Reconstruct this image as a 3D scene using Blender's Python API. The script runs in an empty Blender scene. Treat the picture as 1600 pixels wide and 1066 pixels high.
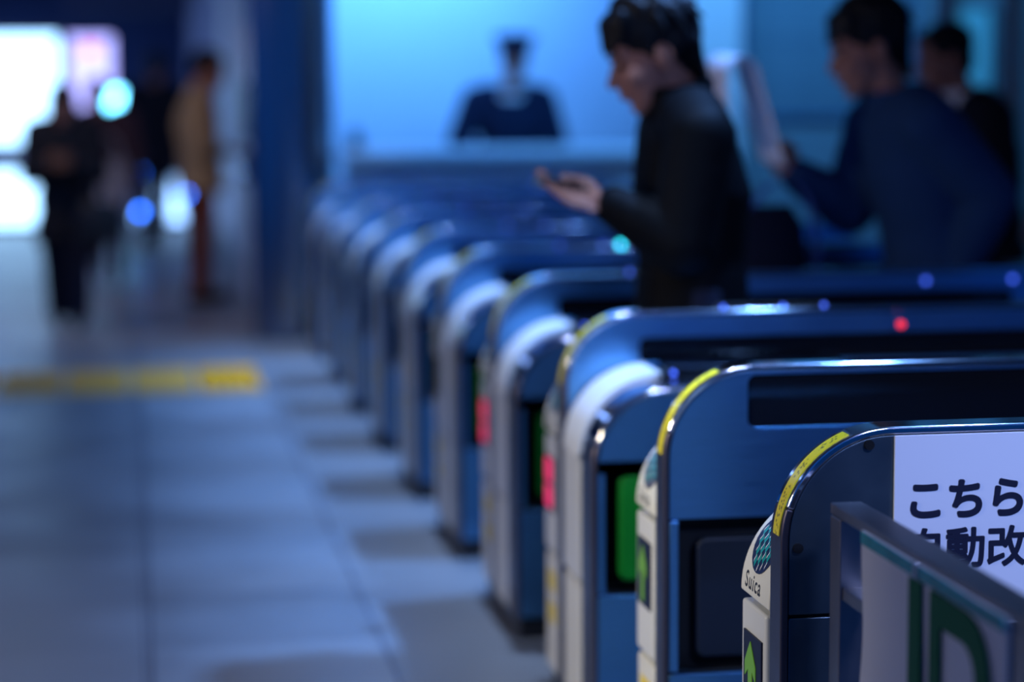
import bpy, bmesh, math, random
from mathutils import Vector, Matrix, Euler
random.seed(7)
PI = math.pi
SC = bpy.context.scene
COL = SC.collection

# ------------------------------------------------------------------ materials
M = {}
def nodes(m):
    m.use_nodes = True
    return m.node_tree.nodes, m.node_tree.links, m.node_tree.nodes['Principled BSDF']
def mat(name, col, rough=.5, metal=0., spec=.5, noise=0., scale=20., bump=0., emit=None, es=0., coat=0., stretch=None, rvar=0.):
    m = bpy.data.materials.new(name)
    N, L, b = nodes(m)
    b.inputs['Base Color'].default_value = (*col, 1)
    b.inputs['Roughness'].default_value = rough
    b.inputs['Metallic'].default_value = metal
    b.inputs['Specular IOR Level'].default_value = spec
    if coat: b.inputs['Coat Weight'].default_value = coat
    if emit:
        b.inputs['Emission Color'].default_value = (*emit, 1)
        b.inputs['Emission Strength'].default_value = es
    if noise or bump or rvar:
        tc = N.new('ShaderNodeTexCoord'); mp = N.new('ShaderNodeMapping'); nz = N.new('ShaderNodeTexNoise')
        mp.inputs['Scale'].default_value = stretch or (1, 1, 1)
        nz.inputs['Scale'].default_value = scale; nz.inputs['Detail'].default_value = 5
        L.new(tc.outputs['Object'], mp.inputs['Vector']); L.new(mp.outputs['Vector'], nz.inputs['Vector'])
        if noise:
            mx = N.new('ShaderNodeMix'); mx.data_type = 'RGBA'
            mx.inputs['A'].default_value = (*[c*(1-noise) for c in col], 1)
            mx.inputs['B'].default_value = (*[min(1, c*(1+noise)) for c in col], 1)
            L.new(nz.outputs['Fac'], mx.inputs['Factor']); L.new(mx.outputs['Result'], b.inputs['Base Color'])
        if rvar:
            mr = N.new('ShaderNodeMapRange')
            mr.inputs['To Min'].default_value = max(.02, rough-rvar); mr.inputs['To Max'].default_value = rough+rvar
            L.new(nz.outputs['Fac'], mr.inputs['Value']); L.new(mr.outputs['Result'], b.inputs['Roughness'])
        if bump:
            bp = N.new('ShaderNodeBump'); bp.inputs['Strength'].default_value = bump; bp.inputs['Distance'].default_value = .004
            L.new(nz.outputs['Fac'], bp.inputs['Height']); L.new(bp.outputs['Normal'], b.inputs['Normal'])
    M[name] = m
    return m

mat('steel', (.14, .35, .60), .30, 1, noise=.10, scale=9, stretch=(1, 1, 26), rvar=.06)
mat('steel_dark_reflect', (.10, .135, .16), .42, 1, noise=.35, scale=7, rvar=.1)  # nearest gate's steel, with the dark surroundings it reflects put into the colour
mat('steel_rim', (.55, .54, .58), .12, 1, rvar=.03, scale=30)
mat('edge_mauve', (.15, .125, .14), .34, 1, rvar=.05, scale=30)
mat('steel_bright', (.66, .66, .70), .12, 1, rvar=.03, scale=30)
mat('steel_pillar', (.34, .34, .38), .22, 1, noise=.08, scale=4, stretch=(6, 6, .4), rvar=.05)
mat('core', (.006, .007, .009), .6, spec=.2)
mat('black_glass', (.004, .005, .008), .08, spec=.6)
mat('plastic', (.70, .68, .60), .42, noise=.05, scale=14)
mat('plastic_panel', (.62, .62, .60), .38)
mat('plastic_white', (.78, .78, .76), .35)
mat('flap_navy', (.004, .008, .018), .5, spec=.25, noise=.2, scale=8)
mat('flap_green', (.003, .20, .015), .5, spec=.2, noise=.15, scale=10)
mat('plinth', (.03, .032, .036), .5)
mat('reader_teal', (.01, .27, .27), .35)
mat('reader_navy', (.01, .02, .07), .4)
mat('white', (.85, .85, .88), .5)
mat('ink', (.012, .014, .022), .5)
mat('ink_navy', (.006, .008, .03), .5)
mat('screen', (.012, .016, .04), .45, spec=.15)
mat('arrow', (.10, .24, .01), .4, emit=(.20, .55, .01), es=.14)
mat('pink_lit', (.5, .02, .1), .4, emit=(.9, .03, .14), es=.75)
mat('sticker_yellow', (.80, .60, .02), .45)
mat('led_blue', (.1, .2, .8), .3, emit=(.06, .14, 1), es=2.2)
mat('led_red', (.6, .02, .02), .3, emit=(1, .03, .05), es=1.6)
mat('led_teal', (.02, .5, .5), .3, emit=(.01, .62, .70), es=7)
mat('board_white', (.80, .82, .90), .55, noise=.03, scale=3)
mat('jr_green', (.002, .12, .04), .6, spec=.15)
mat('sheet', (.66, .64, .66), .45, noise=.05, scale=5)
mat('teal_edge', (.02, .28, .30), .15, noise=.5, scale=28)
mat('fence_metal', (.30, .28, .29), .36, 1, noise=.2, scale=12, rvar=.08)
mat('wall_pale', (.62, .70, .74), .7, noise=.04, scale=2)
mat('wall_navy', (.03, .06, .16), .7, noise=.2, scale=1.2)
mat('wall_teal', (.16, .26, .31), .6, noise=.1, scale=1.5)
mat('wall_lilac', (.66, .60, .68), .6, noise=.06, scale=2)
mat('ceiling', (.30, .31, .34), .8, noise=.05, scale=3)
mat('frame_dark', (.03, .04, .06), .4)
mat('glow_white', (.8, .85, .9), .5, emit=(.36, .66, 1), es=4.0)
mat('glow_lilac', (.6, .6, .8), .5, emit=(.42, .42, 1), es=2.2)
mat('glow_cyan', (.2, .6, .9), .5, emit=(.15, .65, 1), es=14)
mat('glow_stand', (.8, .85, .9), .5, emit=(.30, .55, 1), es=4.5)
mat('skin', (.36, .16, .115), .55, spec=.25, noise=.06, scale=30)
mat('skin_pale', (.60, .50, .48), .5, noise=.05, scale=30)
mat('hair', (.004, .004, .006), .5, spec=.18, bump=.6, scale=60, stretch=(1, 1, .3))
mat('eye', (.01, .008, .008), .15)
mat('lip', (.38, .17, .16), .5)
mat('cloth_black', (.003, .0035, .005), spec=.06, rough=.62, bump=.5, scale=14)
mat('cloth_slate', (.014, .042, .115), spec=.12, rough=.85, bump=.5, scale=16, noise=.12)
mat('cloth_suit', (.008, .009, .016), spec=.12, rough=.8, bump=.2, scale=14)
mat('cloth_shirt', (.70, .70, .74), .8)
mat('cloth_khaki', (.42, .28, .15), spec=.12, rough=.85, bump=.3, scale=14, noise=.1)
mat('cloth_brown', (.22, .055, .02), spec=.12, rough=.85, noise=.1, scale=14)
mat('cloth_coat', (.016, .016, .022), spec=.12, rough=.85, bump=.3, scale=14)
mat('cloth_maroon', (.09, .05, .06), spec=.12, rough=.85)
mat('cloth_jean', (.015, .018, .035), spec=.12, rough=.85)
mat('uniform', (.010, .018, .045), spec=.12, rough=.8)
mat('wallet_tan', (.24, .09, .04), .6)
mat('leather', (.012, .011, .012), .45)
mat('bag_navy', (.006, .008, .022), .7, spec=.15, bump=.3, scale=20)
mat('strap_blue', (.03, .07, .30), .6)
mat('bag_pale', (.55, .50, .50), .6)
mat('phone', (.008, .008, .010), .2)
mat('paper', (.82, .80, .86), .6)
mat('plant', (.02, .14, .12), .6)

# yellow warning tape with tiny dark print
m = bpy.data.materials.new('tape'); M['tape'] = m
N, L, b = nodes(m)
b.inputs['Roughness'].default_value = .3
tc = N.new('ShaderNodeTexCoord'); mp = N.new('ShaderNodeMapping'); mp.inputs['Scale'].default_value = (30, 5, 1)
vz = N.new('ShaderNodeTexVoronoi'); vz.feature = 'F1'; vz.inputs['Scale'].default_value = 1
L.new(tc.outputs['UV'], mp.inputs['Vector']); L.new(mp.outputs['Vector'], vz.inputs['Vector'])
sx = N.new('ShaderNodeSeparateXYZ'); L.new(tc.outputs['UV'], sx.inputs['Vector'])
def math_node(N, L, op, a, bb=None, c=None):
    n = N.new('ShaderNodeMath'); n.operation = op
    for i, v in enumerate((a, bb, c)):
        if v is None: continue
        if isinstance(v, (int, float)): n.inputs[i].default_value = v
        else: L.new(v, n.inputs[i])
    return n.outputs[0]
band = math_node(N, L, 'LESS_THAN', math_node(N, L, 'ABSOLUTE', math_node(N, L, 'SUBTRACT', sx.outputs['Y'], .5)), .28)
ink = math_node(N, L, 'MULTIPLY', band, math_node(N, L, 'LESS_THAN', vz.outputs['Distance'], .36))
mx = N.new('ShaderNodeMix'); mx.data_type = 'RGBA'
mx.inputs['A'].default_value = (.80, .68, .02, 1); mx.inputs['B'].default_value = (.03, .03, .02, 1)
L.new(ink, mx.inputs['Factor']); L.new(mx.outputs['Result'], b.inputs['Base Color'])

# floor slabs: joints every 0.58 m, a double line at the drain channel, worn patches
m = bpy.data.materials.new('floor'); M['floor'] = m
N, L, b = nodes(m)
tc = N.new('ShaderNodeTexCoord'); sp = N.new('ShaderNodeSeparateXYZ'); L.new(tc.outputs['Object'], sp.inputs['Vector'])
X, Y = sp.outputs['X'], sp.outputs['Y']
def line(c, off, per, w):
    t = math_node(N, L, 'DIVIDE', math_node(N, L, 'SUBTRACT', c, off), per)
    fr = math_node(N, L, 'FRACT', math_node(N, L, 'ADD', t, .5))
    d = math_node(N, L, 'MULTIPLY', math_node(N, L, 'ABSOLUTE', math_node(N, L, 'SUBTRACT', fr, .5)), per)
    return math_node(N, L, 'LESS_THAN', d, w)
j1 = line(X, .605, .58, .006)
j2 = line(Y, .30, .60, .004)
j3 = math_node(N, L, 'LESS_THAN', math_node(N, L, 'ABSOLUTE', math_node(N, L, 'SUBTRACT', X, .005)), .004)
jj = math_node(N, L, 'MAXIMUM', math_node(N, L, 'MAXIMUM', j1, j3), math_node(N, L, 'MULTIPLY', j2, .35))
fx = math_node(N, L, 'FLOOR', math_node(N, L, 'DIVIDE', math_node(N, L, 'SUBTRACT', X, .605), .58))
fy = math_node(N, L, 'FLOOR', math_node(N, L, 'DIVIDE', math_node(N, L, 'SUBTRACT', Y, .30), .60))
cb = N.new('ShaderNodeCombineXYZ'); L.new(fx, cb.inputs['X']); L.new(fy, cb.inputs['Y'])
wn = N.new('ShaderNodeTexWhiteNoise'); wn.noise_dimensions = '2D'; L.new(cb.outputs['Vector'], wn.inputs['Vector'])
nz = N.new('ShaderNodeTexNoise'); nz.inputs['Scale'].default_value = 2.6; nz.inputs['Detail'].default_value = 6
L.new(tc.outputs['Object'], nz.inputs['Vector'])
v = math_node(N, L, 'ADD', math_node(N, L, 'MULTIPLY', wn.outputs['Value'], .30), math_node(N, L, 'MULTIPLY', nz.outputs['Fac'], .55))
cr = N.new('ShaderNodeMix'); cr.data_type = 'RGBA'
cr.inputs['A'].default_value = (.15, .145, .15, 1); cr.inputs['B'].default_value = (.37, .36, .36, 1)
L.new(v, cr.inputs['Factor'])
c2 = N.new('ShaderNodeMix'); c2.data_type = 'RGBA'
L.new(math_node(N, L, 'MULTIPLY', jj, .62), c2.inputs['Factor']); L.new(cr.outputs['Result'], c2.inputs['A']); c2.inputs['B'].default_value = (.05, .05, .07, 1)
L.new(c2.outputs['Result'], b.inputs['Base Color'])
mr = N.new('ShaderNodeMapRange'); mr.inputs['To Min'].default_value = .30; mr.inputs['To Max'].default_value = .55
L.new(nz.outputs['Fac'], mr.inputs['Value']); L.new(mr.outputs['Result'], b.inputs['Roughness'])
b.inputs['Specular IOR Level'].default_value = .35

# notice board with faint rows of print
m = bpy.data.materials.new('notice'); M['notice'] = m
N, L, b = nodes(m)
tc = N.new('ShaderNodeTexCoord'); br = N.new('ShaderNodeTexBrick')
mp = N.new('ShaderNodeMapping'); mp.inputs['Rotation'].default_value = (PI/2, 0, 0)
br.inputs['Scale'].default_value = 3.4; br.inputs['Brick Width'].default_value = 1.6; br.inputs['Row Height'].default_value = .22
br.inputs['Color1'].default_value = (.10, .19, .25, 1); br.inputs['Color2'].default_value = (.12, .22, .28, 1); br.inputs['Mortar'].default_value = (.20, .32, .38, 1)
L.new(tc.outputs['Object'], mp.inputs['Vector']); L.new(mp.outputs['Vector'], br.inputs['Vector'])
L.new(br.outputs['Color'], b.inputs['Base Color']); b.inputs['Roughness'].default_value = .35

# ------------------------------------------------------------------ object helpers
def link(name, me, parent=None):
    o = bpy.data.objects.new(name, me); COL.objects.link(o)
    if parent: o.parent = parent
    return o
def finish(name, bm, mats, parent=None, bevel=0, smooth=False, seg=2, loc=None, sharp=40):
    if not isinstance(mats, (list, tuple)): mats = [mats]
    bmesh.ops.recalc_face_normals(bm, faces=bm.faces)
    me = bpy.data.meshes.new(name); bm.to_mesh(me); bm.free()
    for k in mats: me.materials.append(M[k])
    if smooth:
        for p in me.polygons: p.use_smooth = True
        me.set_sharp_from_angle(angle=math.radians(sharp))
    o = link(name, me, parent)
    if loc: o.location = loc
    if bevel:
        md = o.modifiers.new('bevel', 'BEVEL'); md.width = bevel; md.segments = seg; md.limit_method = 'ANGLE'; md.angle_limit = math.radians(35)
        for p in me.polygons: p.use_smooth = True
        md.harden_normals = True
    return o
def tag(o, label, cat, group=None, kind=None):
    if label: o['label'] = label
    if cat: o['category'] = cat
    if group: o['group'] = group
    if kind: o['kind'] = kind
    return o
def thing(name, label, cat, loc=(0, 0, 0), rz=0, group=None):
    o = bpy.data.objects.new(name, None); COL.objects.link(o); o.empty_display_size = .1
    o.location = loc; o.rotation_euler = (0, 0, rz)
    return tag(o, label, cat, group)
def kids(o): return [c for c in bpy.data.objects if c.parent == o]
def copy_tree(o, parent=None):
    c = o.copy(); COL.objects.link(c); c.parent = parent
    for k in kids(o): copy_tree(k, c)
    return c
def box(bm, x0, x1, y0, y1, z0, z1, mi=0):
    v = [bm.verts.new(p) for p in ((x0,y0,z0),(x1,y0,z0),(x1,y1,z0),(x0,y1,z0),(x0,y0,z1),(x1,y0,z1),(x1,y1,z1),(x0,y1,z1))]
    for f in ((0,3,2,1),(4,5,6,7),(0,1,5,4),(1,2,6,5),(2,3,7,6),(3,0,4,7)):
        bm.faces.new([v[i] for i in f]).material_index = mi
def boxo(name, d, mats, parent=None, bevel=0, seg=2):
    bm = bmesh.new(); box(bm, *d); return finish(name, bm, mats, parent, bevel, seg=seg)
def plate(bm, outer, holes, y0, y1, mi=0):
    """polygon in the XZ plane, with holes, extruded from y0 to y1"""
    bt = bmesh.new(); ed = []
    for lp in [outer]+list(holes):
        vs = [bt.verts.new((p[0], y0, p[1])) for p in lp]
        ed += [bt.edges.new((vs[i], vs[(i+1) % len(vs)])) for i in range(len(vs))]
    if holes: bmesh.ops.triangle_fill(bt, edges=ed, use_beauty=True)
    else: bt.faces.new(list(bt.verts))
    r = bmesh.ops.extrude_face_region(bt, geom=list(bt.faces))
    for g in r['geom']:
        if isinstance(g, bmesh.types.BMVert): g.co.y = y1
    bmesh.ops.recalc_face_normals(bt, faces=bt.faces)
    for f in bt.faces: f.material_index = mi
    me = bpy.data.meshes.new('t'); bt.to_mesh(me); bt.free(); bm.from_mesh(me); bpy.data.meshes.remove(me)
def rrect(x0, x1, z0, z1, r, n=6):
    out = []
    for cx, cz, a0 in ((x1-r, z1-r, 0), (x0+r, z1-r, 90), (x0+r, z0+r, 180), (x1-r, z0+r, 270)):
        for i in range(n+1):
            a = math.radians(a0+90*i/n); out.append((cx+r*math.cos(a), cz+r*math.sin(a)))
    return out
def arch(x0, x1, z0, z1, r, n=20, both=True):
    out = [(x0, z0)]
    for i in range(n+1):
        a = PI-PI/2*i/n; out.append((x0+r+r*math.cos(a), z1-r+r*math.sin(a)))
    if both:
        for i in range(n+1):
            a = PI/2-PI/2*i/n; out.append((x1-r+r*math.cos(a), z1-r+r*math.sin(a)))
    else: out.append((x1, z1))
    out.append((x1, z0)); return out
def cyl(bm, c, axis, r, h, n=20, mi=0):
    a = Vector(axis).normalized(); q = a.to_track_quat('Z', 'Y').to_matrix().to_4x4()
    res = bmesh.ops.create_cone(bm, cap_ends=True, segments=n, radius1=r, radius2=r, depth=h, matrix=Matrix.Translation(c) @ q)
    for v in res['verts']:
        for f in v.link_faces: f.material_index = mi
def text_mesh(name, s, size, mx, m, parent, extrude=.0006, bold=0., squash=1., align='LEFT', space=1.):
    cu = bpy.data.curves.new('t', 'FONT'); cu.body = s; cu.size = size; cu.extrude = extrude; cu.offset = bold; cu.align_x = align
    cu.space_character = space
    to = bpy.data.objects.new('t', cu); COL.objects.link(to)
    dg = bpy.context.evaluated_depsgraph_get(); dg.update()
    me = bpy.data.meshes.new_from_object(to.evaluated_get(dg))
    bpy.data.objects.remove(to); bpy.data.curves.remove(cu)
    me.name = name
    me.transform(mx @ Matrix.Diagonal((squash, 1, 1, 1)))
    me.materials.clear(); me.materials.append(M[m])
    return link(name, me, parent)
def bold_text(name, s, size, o, m, parent, d):
    # heavier strokes: the outline laid down at small shifts around itself, welded into one mesh
    bm = bmesh.new()
    for k in range(9):
        a = 2*PI*k/8; q = (0, 0) if k == 8 else (d*math.cos(a), d*math.sin(a))
        t = text_mesh('t', s, size, face_mx((o[0]+q[0], o[1]-.00002*k, o[2]+q[1]), (1, 0, 0), (0, 0, 1)), m, None)
        bm.from_mesh(t.data); me = t.data; bpy.data.objects.remove(t); bpy.data.meshes.remove(me)
    me = bpy.data.meshes.new(name); bm.to_mesh(me); bm.free(); me.materials.append(M[m])
    return link(name, me, parent)
def face_mx(o, x, y):
    x, y = Vector(x), Vector(y); z = x.cross(y)
    return Matrix(((x.x, y.x, z.x, o[0]), (x.y, y.y, z.y, o[1]), (x.z, y.z, z.z, o[2]), (0, 0, 0, 1)))
def struct(name, bm, m, bevel=0):
    o = finish(name, bm, m, None, bevel); o['kind'] = 'structure'; return o

# ------------------------------------------------------------------ ticket gate
# local frame: x runs along the lane from the front end, y from the near face of the tall panel, z up
L_G, H_T, H_B, R = 1.70, .906, .780, .17
PT = .06                       # thickness of the tall panel
NW = .165                      # width of the reader side behind it
def strip_on_arch(bm, x0, z1, r, a0, a1, y0, y1, off, n=24, uv=False):
    lay = bm.loops.layers.uv.verify() if uv else None
    ring = []
    for i in range(n+1):
        a = math.radians(a0+(a1-a0)*i/n)
        row = []
        for rr in (r+off, r-.001):
            px, pz = x0+r-rr*math.cos(a), z1-r+rr*math.sin(a)
            row.append((bm.verts.new((px, y0, pz)), bm.verts.new((px, y1, pz))))
        ring.append(row)
    for i in range(n):
        A, B = ring[i], ring[i+1]
        for fs, uvs in (((A[0][0], A[0][1], B[0][1], B[0][0]), ((i/n,0),(i/n,1),((i+1)/n,1),((i+1)/n,0))),
                   ((A[0][0], B[0][0], B[1][0], A[1][0]), None), ((A[0][1], A[1][1], B[1][1], B[0][1]), None)):
            f = bm.faces.new(fs)
            if uv:
                for lp, u in zip(f.loops, uvs or ((0, 0),)*4): lp[lay].uv = u
    bm.faces.new((ring[0][0][0], ring[0][1][0], ring[0][1][1], ring[0][0][1]))
    bm.faces.new((ring[n][0][0], ring[n][0][1], ring[n][1][1], ring[n][1][0]))
def ring_band(bm, x0, x1, z0, z1, r, w, y0, y1, a=0, b=None):
    o = arch(x0, x1, z0, z1, r)[a:b]; i = arch(x0+w, x1-w, z0, z1-w, r-w)[a:b]
    n = len(o); V = {}
    for k, lp in enumerate((o, i)):
        for y in (y0, y1): V[k, y] = [bm.verts.new((p[0], y, p[1])) for p in lp]
    for j in range(n-1):
        for (a, b_) in (((0, y0), (1, y0)), ((1, y1), (0, y1)), ((0, y1), (0, y0)), ((1, y0), (1, y1))):
            bm.faces.new((V[a][j], V[a][j+1], V[b_][j+1], V[b_][j]))
    for j in (0, n-1): bm.faces.new((V[0, y0][j], V[1, y0][j], V[1, y1][j], V[0, y1][j]))

def reader_side(root, y0, lit):
    """white front of the entry side: reader cover, display panel and base cover, steel body behind"""
    y1 = y0+NW
    D = .26
    bm = bmesh.new()
    pts = arch(0, D, .618, H_B, R-.012, both=False)
    plate(bm, pts, [], y0+.006, y1)
    nose = finish('reader_cover', bm, 'plastic', root, .009, seg=4)
    # round card reader on the curved front, woven teal tiles on navy with white dashes
    bm = bmesh.new(); r = R-.012; cy, ca, rad = (y0+y1)/2+.004, math.radians(35), .059
    def on(u, v, off):          # u across (towards +y), v up along the curve
        a = ca+v/r
        return (r-(r+off)*math.cos(a), cy+u, H_B-r+(r+off)*math.sin(a))
    NR, NT = 6, 32
    prev = None
    cen = bm.verts.new(on(0, 0, .0015))
    for i in range(1, NR+1):
        rg = [bm.verts.new(on(rad*i/NR*math.cos(2*PI*k/NT), rad*i/NR*math.sin(2*PI*k/NT), .0015)) for k in range(NT)]
        for k in range(NT):
            if prev is None: bm.faces.new((cen, rg[k], rg[(k+1) % NT]))
            else: bm.faces.new((prev[k], rg[k], rg[(k+1) % NT], prev[(k+1) % NT]))
        prev = rg
    low = [bm.verts.new(on(rad*math.cos(2*PI*k/NT), rad*math.sin(2*PI*k/NT), -.003)) for k in range(NT)]
    for k in range(NT): bm.faces.new((prev[k], low[k], low[(k+1) % NT], prev[(k+1) % NT]))
    ph = math.radians(24)
    cu, cv = .0135, .0235
    for i in range(-7, 8):
        for j in range(-6, 7):
            bu, bv = i*cu, j*cv+(i % 2)*cv/2
            def put(a0, a1, b0, b1, mi, off):
                q = []
                for a, b_ in ((a0, b0), (a1, b0+.004), (a1, b1+.004), (a0, b1)):
                    uu = (bu+a)*math.cos(ph)-(bv+b_)*math.sin(ph); vv = (bu+a)*math.sin(ph)+(bv+b_)*math.cos(ph)
                    q.append((uu, vv))
                if any(math.hypot(*p) > rad-.001 for p in q): return
                f = bm.faces.new([bm.verts.new(on(p[0], p[1], off)) for p in q]); f.material_index = mi
            put(-.0052, .0052, -.0080, .0060, 1, .0022)
            put(.0056, .0078, -.006, .005, 2, .0024)
    o = finish('card_reader', bm, ['reader_navy', 'reader_teal', 'white'], nose)
    o['label'] = 'round teal card reader with a woven tile pattern'
    a = math.radians(8)
    t = text_mesh('lettering', 'Suica', .036, face_mx((r-(r+.0014)*math.cos(a), y1-.024, H_B-r+r*math.sin(a)-.014), (0, -1, 0), (math.sin(a), 0, math.cos(a))), 'ink', nose, squash=.98, bold=.0005, space=1.2)
    t['label'] = 'dark Suica lettering'
    bm = bmesh.new(); box(bm, .002, D, y0+.030, y1, .338, .605)
    dp = finish('display_panel', bm, 'plastic_panel', root, .006, seg=3)
    bm = bmesh.new(); box(bm, -.001, .01, y0+.042, y1-.022, .432, .560)
    finish('display_screen', bm, 'screen', dp)
    ym = y0+.030+(NW-.030)/2+.004
    bm = bmesh.new()
    if lit == 'arrow':
        P = [(-.011, .442), (.011, .442), (.011, .502), (.030, .488), (.030, .512), (0, .548), (-.030, .512), (-.030, .488), (-.011, .502)]
        vs = [bm.verts.new((-.0022, ym+p[0], p[1])) for p in P]; bm.faces.new(vs)
        r_ = bmesh.ops.extrude_face_region(bm, geom=list(bm.faces))
        for g in r_['geom']:
            if isinstance(g, bmesh.types.BMVert): g.co.x = -.0005
        o = finish('arrow', bm, 'arrow', dp); o['label'] = 'lit green arrow pointing up'
    else:
        for z0, z1 in ((.440, .492), (.500, .555)):
            P = rrect(ym-.040, ym+.040, z0, z1, .012)
            f = bm.faces.new([bm.verts.new((-.0022, p[0], p[1])) for p in P])
        r_ = bmesh.ops.extrude_face_region(bm, geom=list(bm.faces))
        for g in r_['geom']:
            if isinstance(g, bmesh.types.BMVert): g.co.x = -.0005
        o = finish('stop_light', bm, 'pink_lit', dp); o['label'] = 'lit pink no-entry display'
    bm = bmesh.new(); box(bm, .004, D, y0+.030, y1, .055, .328)
    bc = finish('base_cover', bm, 'plastic', root, .006, seg=3)
    for z0, z1 in ((.245, .290), (.170, .215)):
        s = boxo('sticker', (.0025, .006, y0+.045, y1-.03, z0, z1), 'sticker_yellow', bc); s['label'] = 'yellow warning sticker'
    bm = bmesh.new(); plate(bm, [(D+.002, .05), (D+.002, H_B-.004), (L_G-.1, H_B-.004), (L_G-.05, H_B-.06), (L_G-.05, .05)], [], y0, y1-.004)
    box(bm, .03, D+.01, y0, y0+.04, .05, .60)
    finish('reader_body', bm, 'steel', root, .003)

def make_gate(label, loc, near, lit='arrow', slot=True, flap='flap_navy', shell='steel', recess=True):
    root = thing('ticket_gate', label, 'ticket gate', loc, 0, 'automatic ticket gates in the row')
    FR = (.032, .52, .340, .620)       # recess
    hole = [rrect(*FR, .006, 2)]
    # tall panel: dark core with the recess open through it, side sheets, rim
    bm = bmesh.new()
    plate(bm, arch(.010, L_G-.010, .05, H_T-.010, R-.010), hole if (recess and not near) else [], .012, PT-.012)
    core = finish('panel_core', bm, 'core', root)
    bm = bmesh.new()
    up = arch(.013, L_G-.013, .626, H_T-.013, R-.013)
    SX = (.178, 1.45, .790, .846) if near else (.158, 1.12, .790, .887)
    SL = rrect(*SX, .016)
    plate(bm, up, [SL] if slot else [], .003, .013)
    finish('side_panel', bm, shell, root, .0015)
    bm = bmesh.new(); plate(bm, up, [], PT-.013, PT-.003); finish('inner_panel', bm, shell, root, .0015)
    if slot:
        bm = bmesh.new(); plate(bm, rrect(SX[0]-.001, SX[1]+.001, SX[2]-.001, SX[3]+.001, .016), [], .0075, .0115); finish('window', bm, 'black_glass', root)
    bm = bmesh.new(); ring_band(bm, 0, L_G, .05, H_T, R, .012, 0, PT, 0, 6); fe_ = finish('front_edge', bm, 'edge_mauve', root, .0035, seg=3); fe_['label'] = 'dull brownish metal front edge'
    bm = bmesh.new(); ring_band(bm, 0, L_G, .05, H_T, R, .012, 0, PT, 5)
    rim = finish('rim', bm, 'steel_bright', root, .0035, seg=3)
    bm = bmesh.new(); strip_on_arch(bm, 0, H_T, R, 3, 68, .012, .042, .0012, uv=True)
    tp = finish('warning_tape', bm, 'tape', rim); tp['label'] = 'yellow tape with dark print'
    if not near:
        if recess:
            bm = bmesh.new()
            plate(bm, rrect(.013, .029, .342, .622, .002, 2), [], .000, .013)
            finish('edge_strip', bm, 'steel', root, .002)
            bm = bmesh.new(); plate(bm, rrect(.030, .522, .338, .622, .006, 2), [], PT-.012, PT-.006)
            finish('recess_liner', bm, 'core', root)
            bm = bmesh.new(); plate(bm, rrect(.066, .48, .362, .588, .022), [], .016, .040)
            finish('flap', bm, flap, root, .008, seg=3)
            bm = bmesh.new(); plate(bm, rrect(.013, L_G-.013, .06, .336, .003, 2), [], .001, .013)
            finish('lower_panel', bm, shell, root, .002)
            bm = bmesh.new(); plate(bm, rrect(.525, L_G-.013, .342, .622, .003, 2), [], .003, .013)
            finish('centre_panel', bm, shell, root, .002)
        else:
            bm = bmesh.new(); plate(bm, rrect(.013, L_G-.013, .06, .621, .003, 2), [], .003, .013)
            finish('lower_panel', bm, shell, root, .002)
    reader_side(root, PT, lit)
    y0 = 0
    if near:
        NB = .33; y0 = -NB
        # white cover curving over the front, next to the tall panel
        bm = bmesh.new(); plate(bm, arch(0, .178, .618, H_B+.012, R+.012, both=False), [], -.195, -.008); finish('front_cover', bm, 'plastic_white', root, .008, seg=3)
        bm = bmesh.new(); box(bm, 0, .178, -.195, -.010, .338, .610); finish('front_panel', bm, 'plastic_panel', root, .006)
        bm = bmesh.new(); box(bm, .002, .178, -.195, -.010, .055, .330); finish('base_panel', bm, 'plastic', root, .006)
        # the mechanism behind it with its dark top
        bm = bmesh.new(); plate(bm, [(.182, .05), (.182, H_B-.006), (L_G-.16, H_B-.006), (L_G-.01, H_B-.16), (L_G-.01, .05)], [], -.215, -.002); box(bm, .03, .19, -.21, -.004, .05, .60)
        finish('mechanism_body', bm, 'core', root, .003)
        bm = bmesh.new(); box(bm, .20, .62, -.16, -.06, H_B-.008, H_B+.022); ts = finish('ticket_slot', bm, 'black_glass', root, .010)
        bm = bmesh.new(); cyl(bm, (.215, -.165, H_B+.008), (0, 1, 0), .0045, .012, 14); lp = finish('slot_lamp', bm, 'led_blue', ts)
        # steel outer side: core layer with the recess, sheets and rim
        bm = bmesh.new(); plate(bm, arch(.010, L_G-.010, .05, H_B-.010, R-.010), hole, y0+.012, -.217); finish('side_core', bm, 'core', root)
        bm = bmesh.new(); plate(bm, arch(.014, L_G-.014, .624, H_B-.014, R-.014), [], y0+.004, y0+.014); finish('outer_panel', bm, 'steel', root, .002)
        bm = bmesh.new(); plate(bm, rrect(.014, .029, .342, .620, .002, 2), [], y0+.004, y0+.014); finish('edge_strip', bm, 'steel', root, .002)
        bm = bmesh.new(); plate(bm, rrect(.525, L_G-.014, .342, .620, .003, 2), [], y0+.004, y0+.014); finish('centre_panel', bm, 'steel', root, .002)
        bm = bmesh.new(); plate(bm, rrect(.014, L_G-.014, .06, .336, .003, 2), [], y0+.001, y0+.014); finish('lower_panel', bm, 'steel', root, .002)
        bm = bmesh.new(); plate(bm, rrect(.062, .48, .366, .592, .022), [], y0+.010, y0+.040); finish('flap', bm, flap, root, .009, seg=3)
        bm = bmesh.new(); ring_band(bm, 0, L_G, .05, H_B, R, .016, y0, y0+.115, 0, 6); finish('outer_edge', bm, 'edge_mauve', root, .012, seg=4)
        bm = bmesh.new(); ring_band(bm, 0, L_G, .05, H_B, R, .016, y0, y0+.115, 5); finish('outer_rim', bm, 'steel_rim', root, .012, seg=4)
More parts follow.
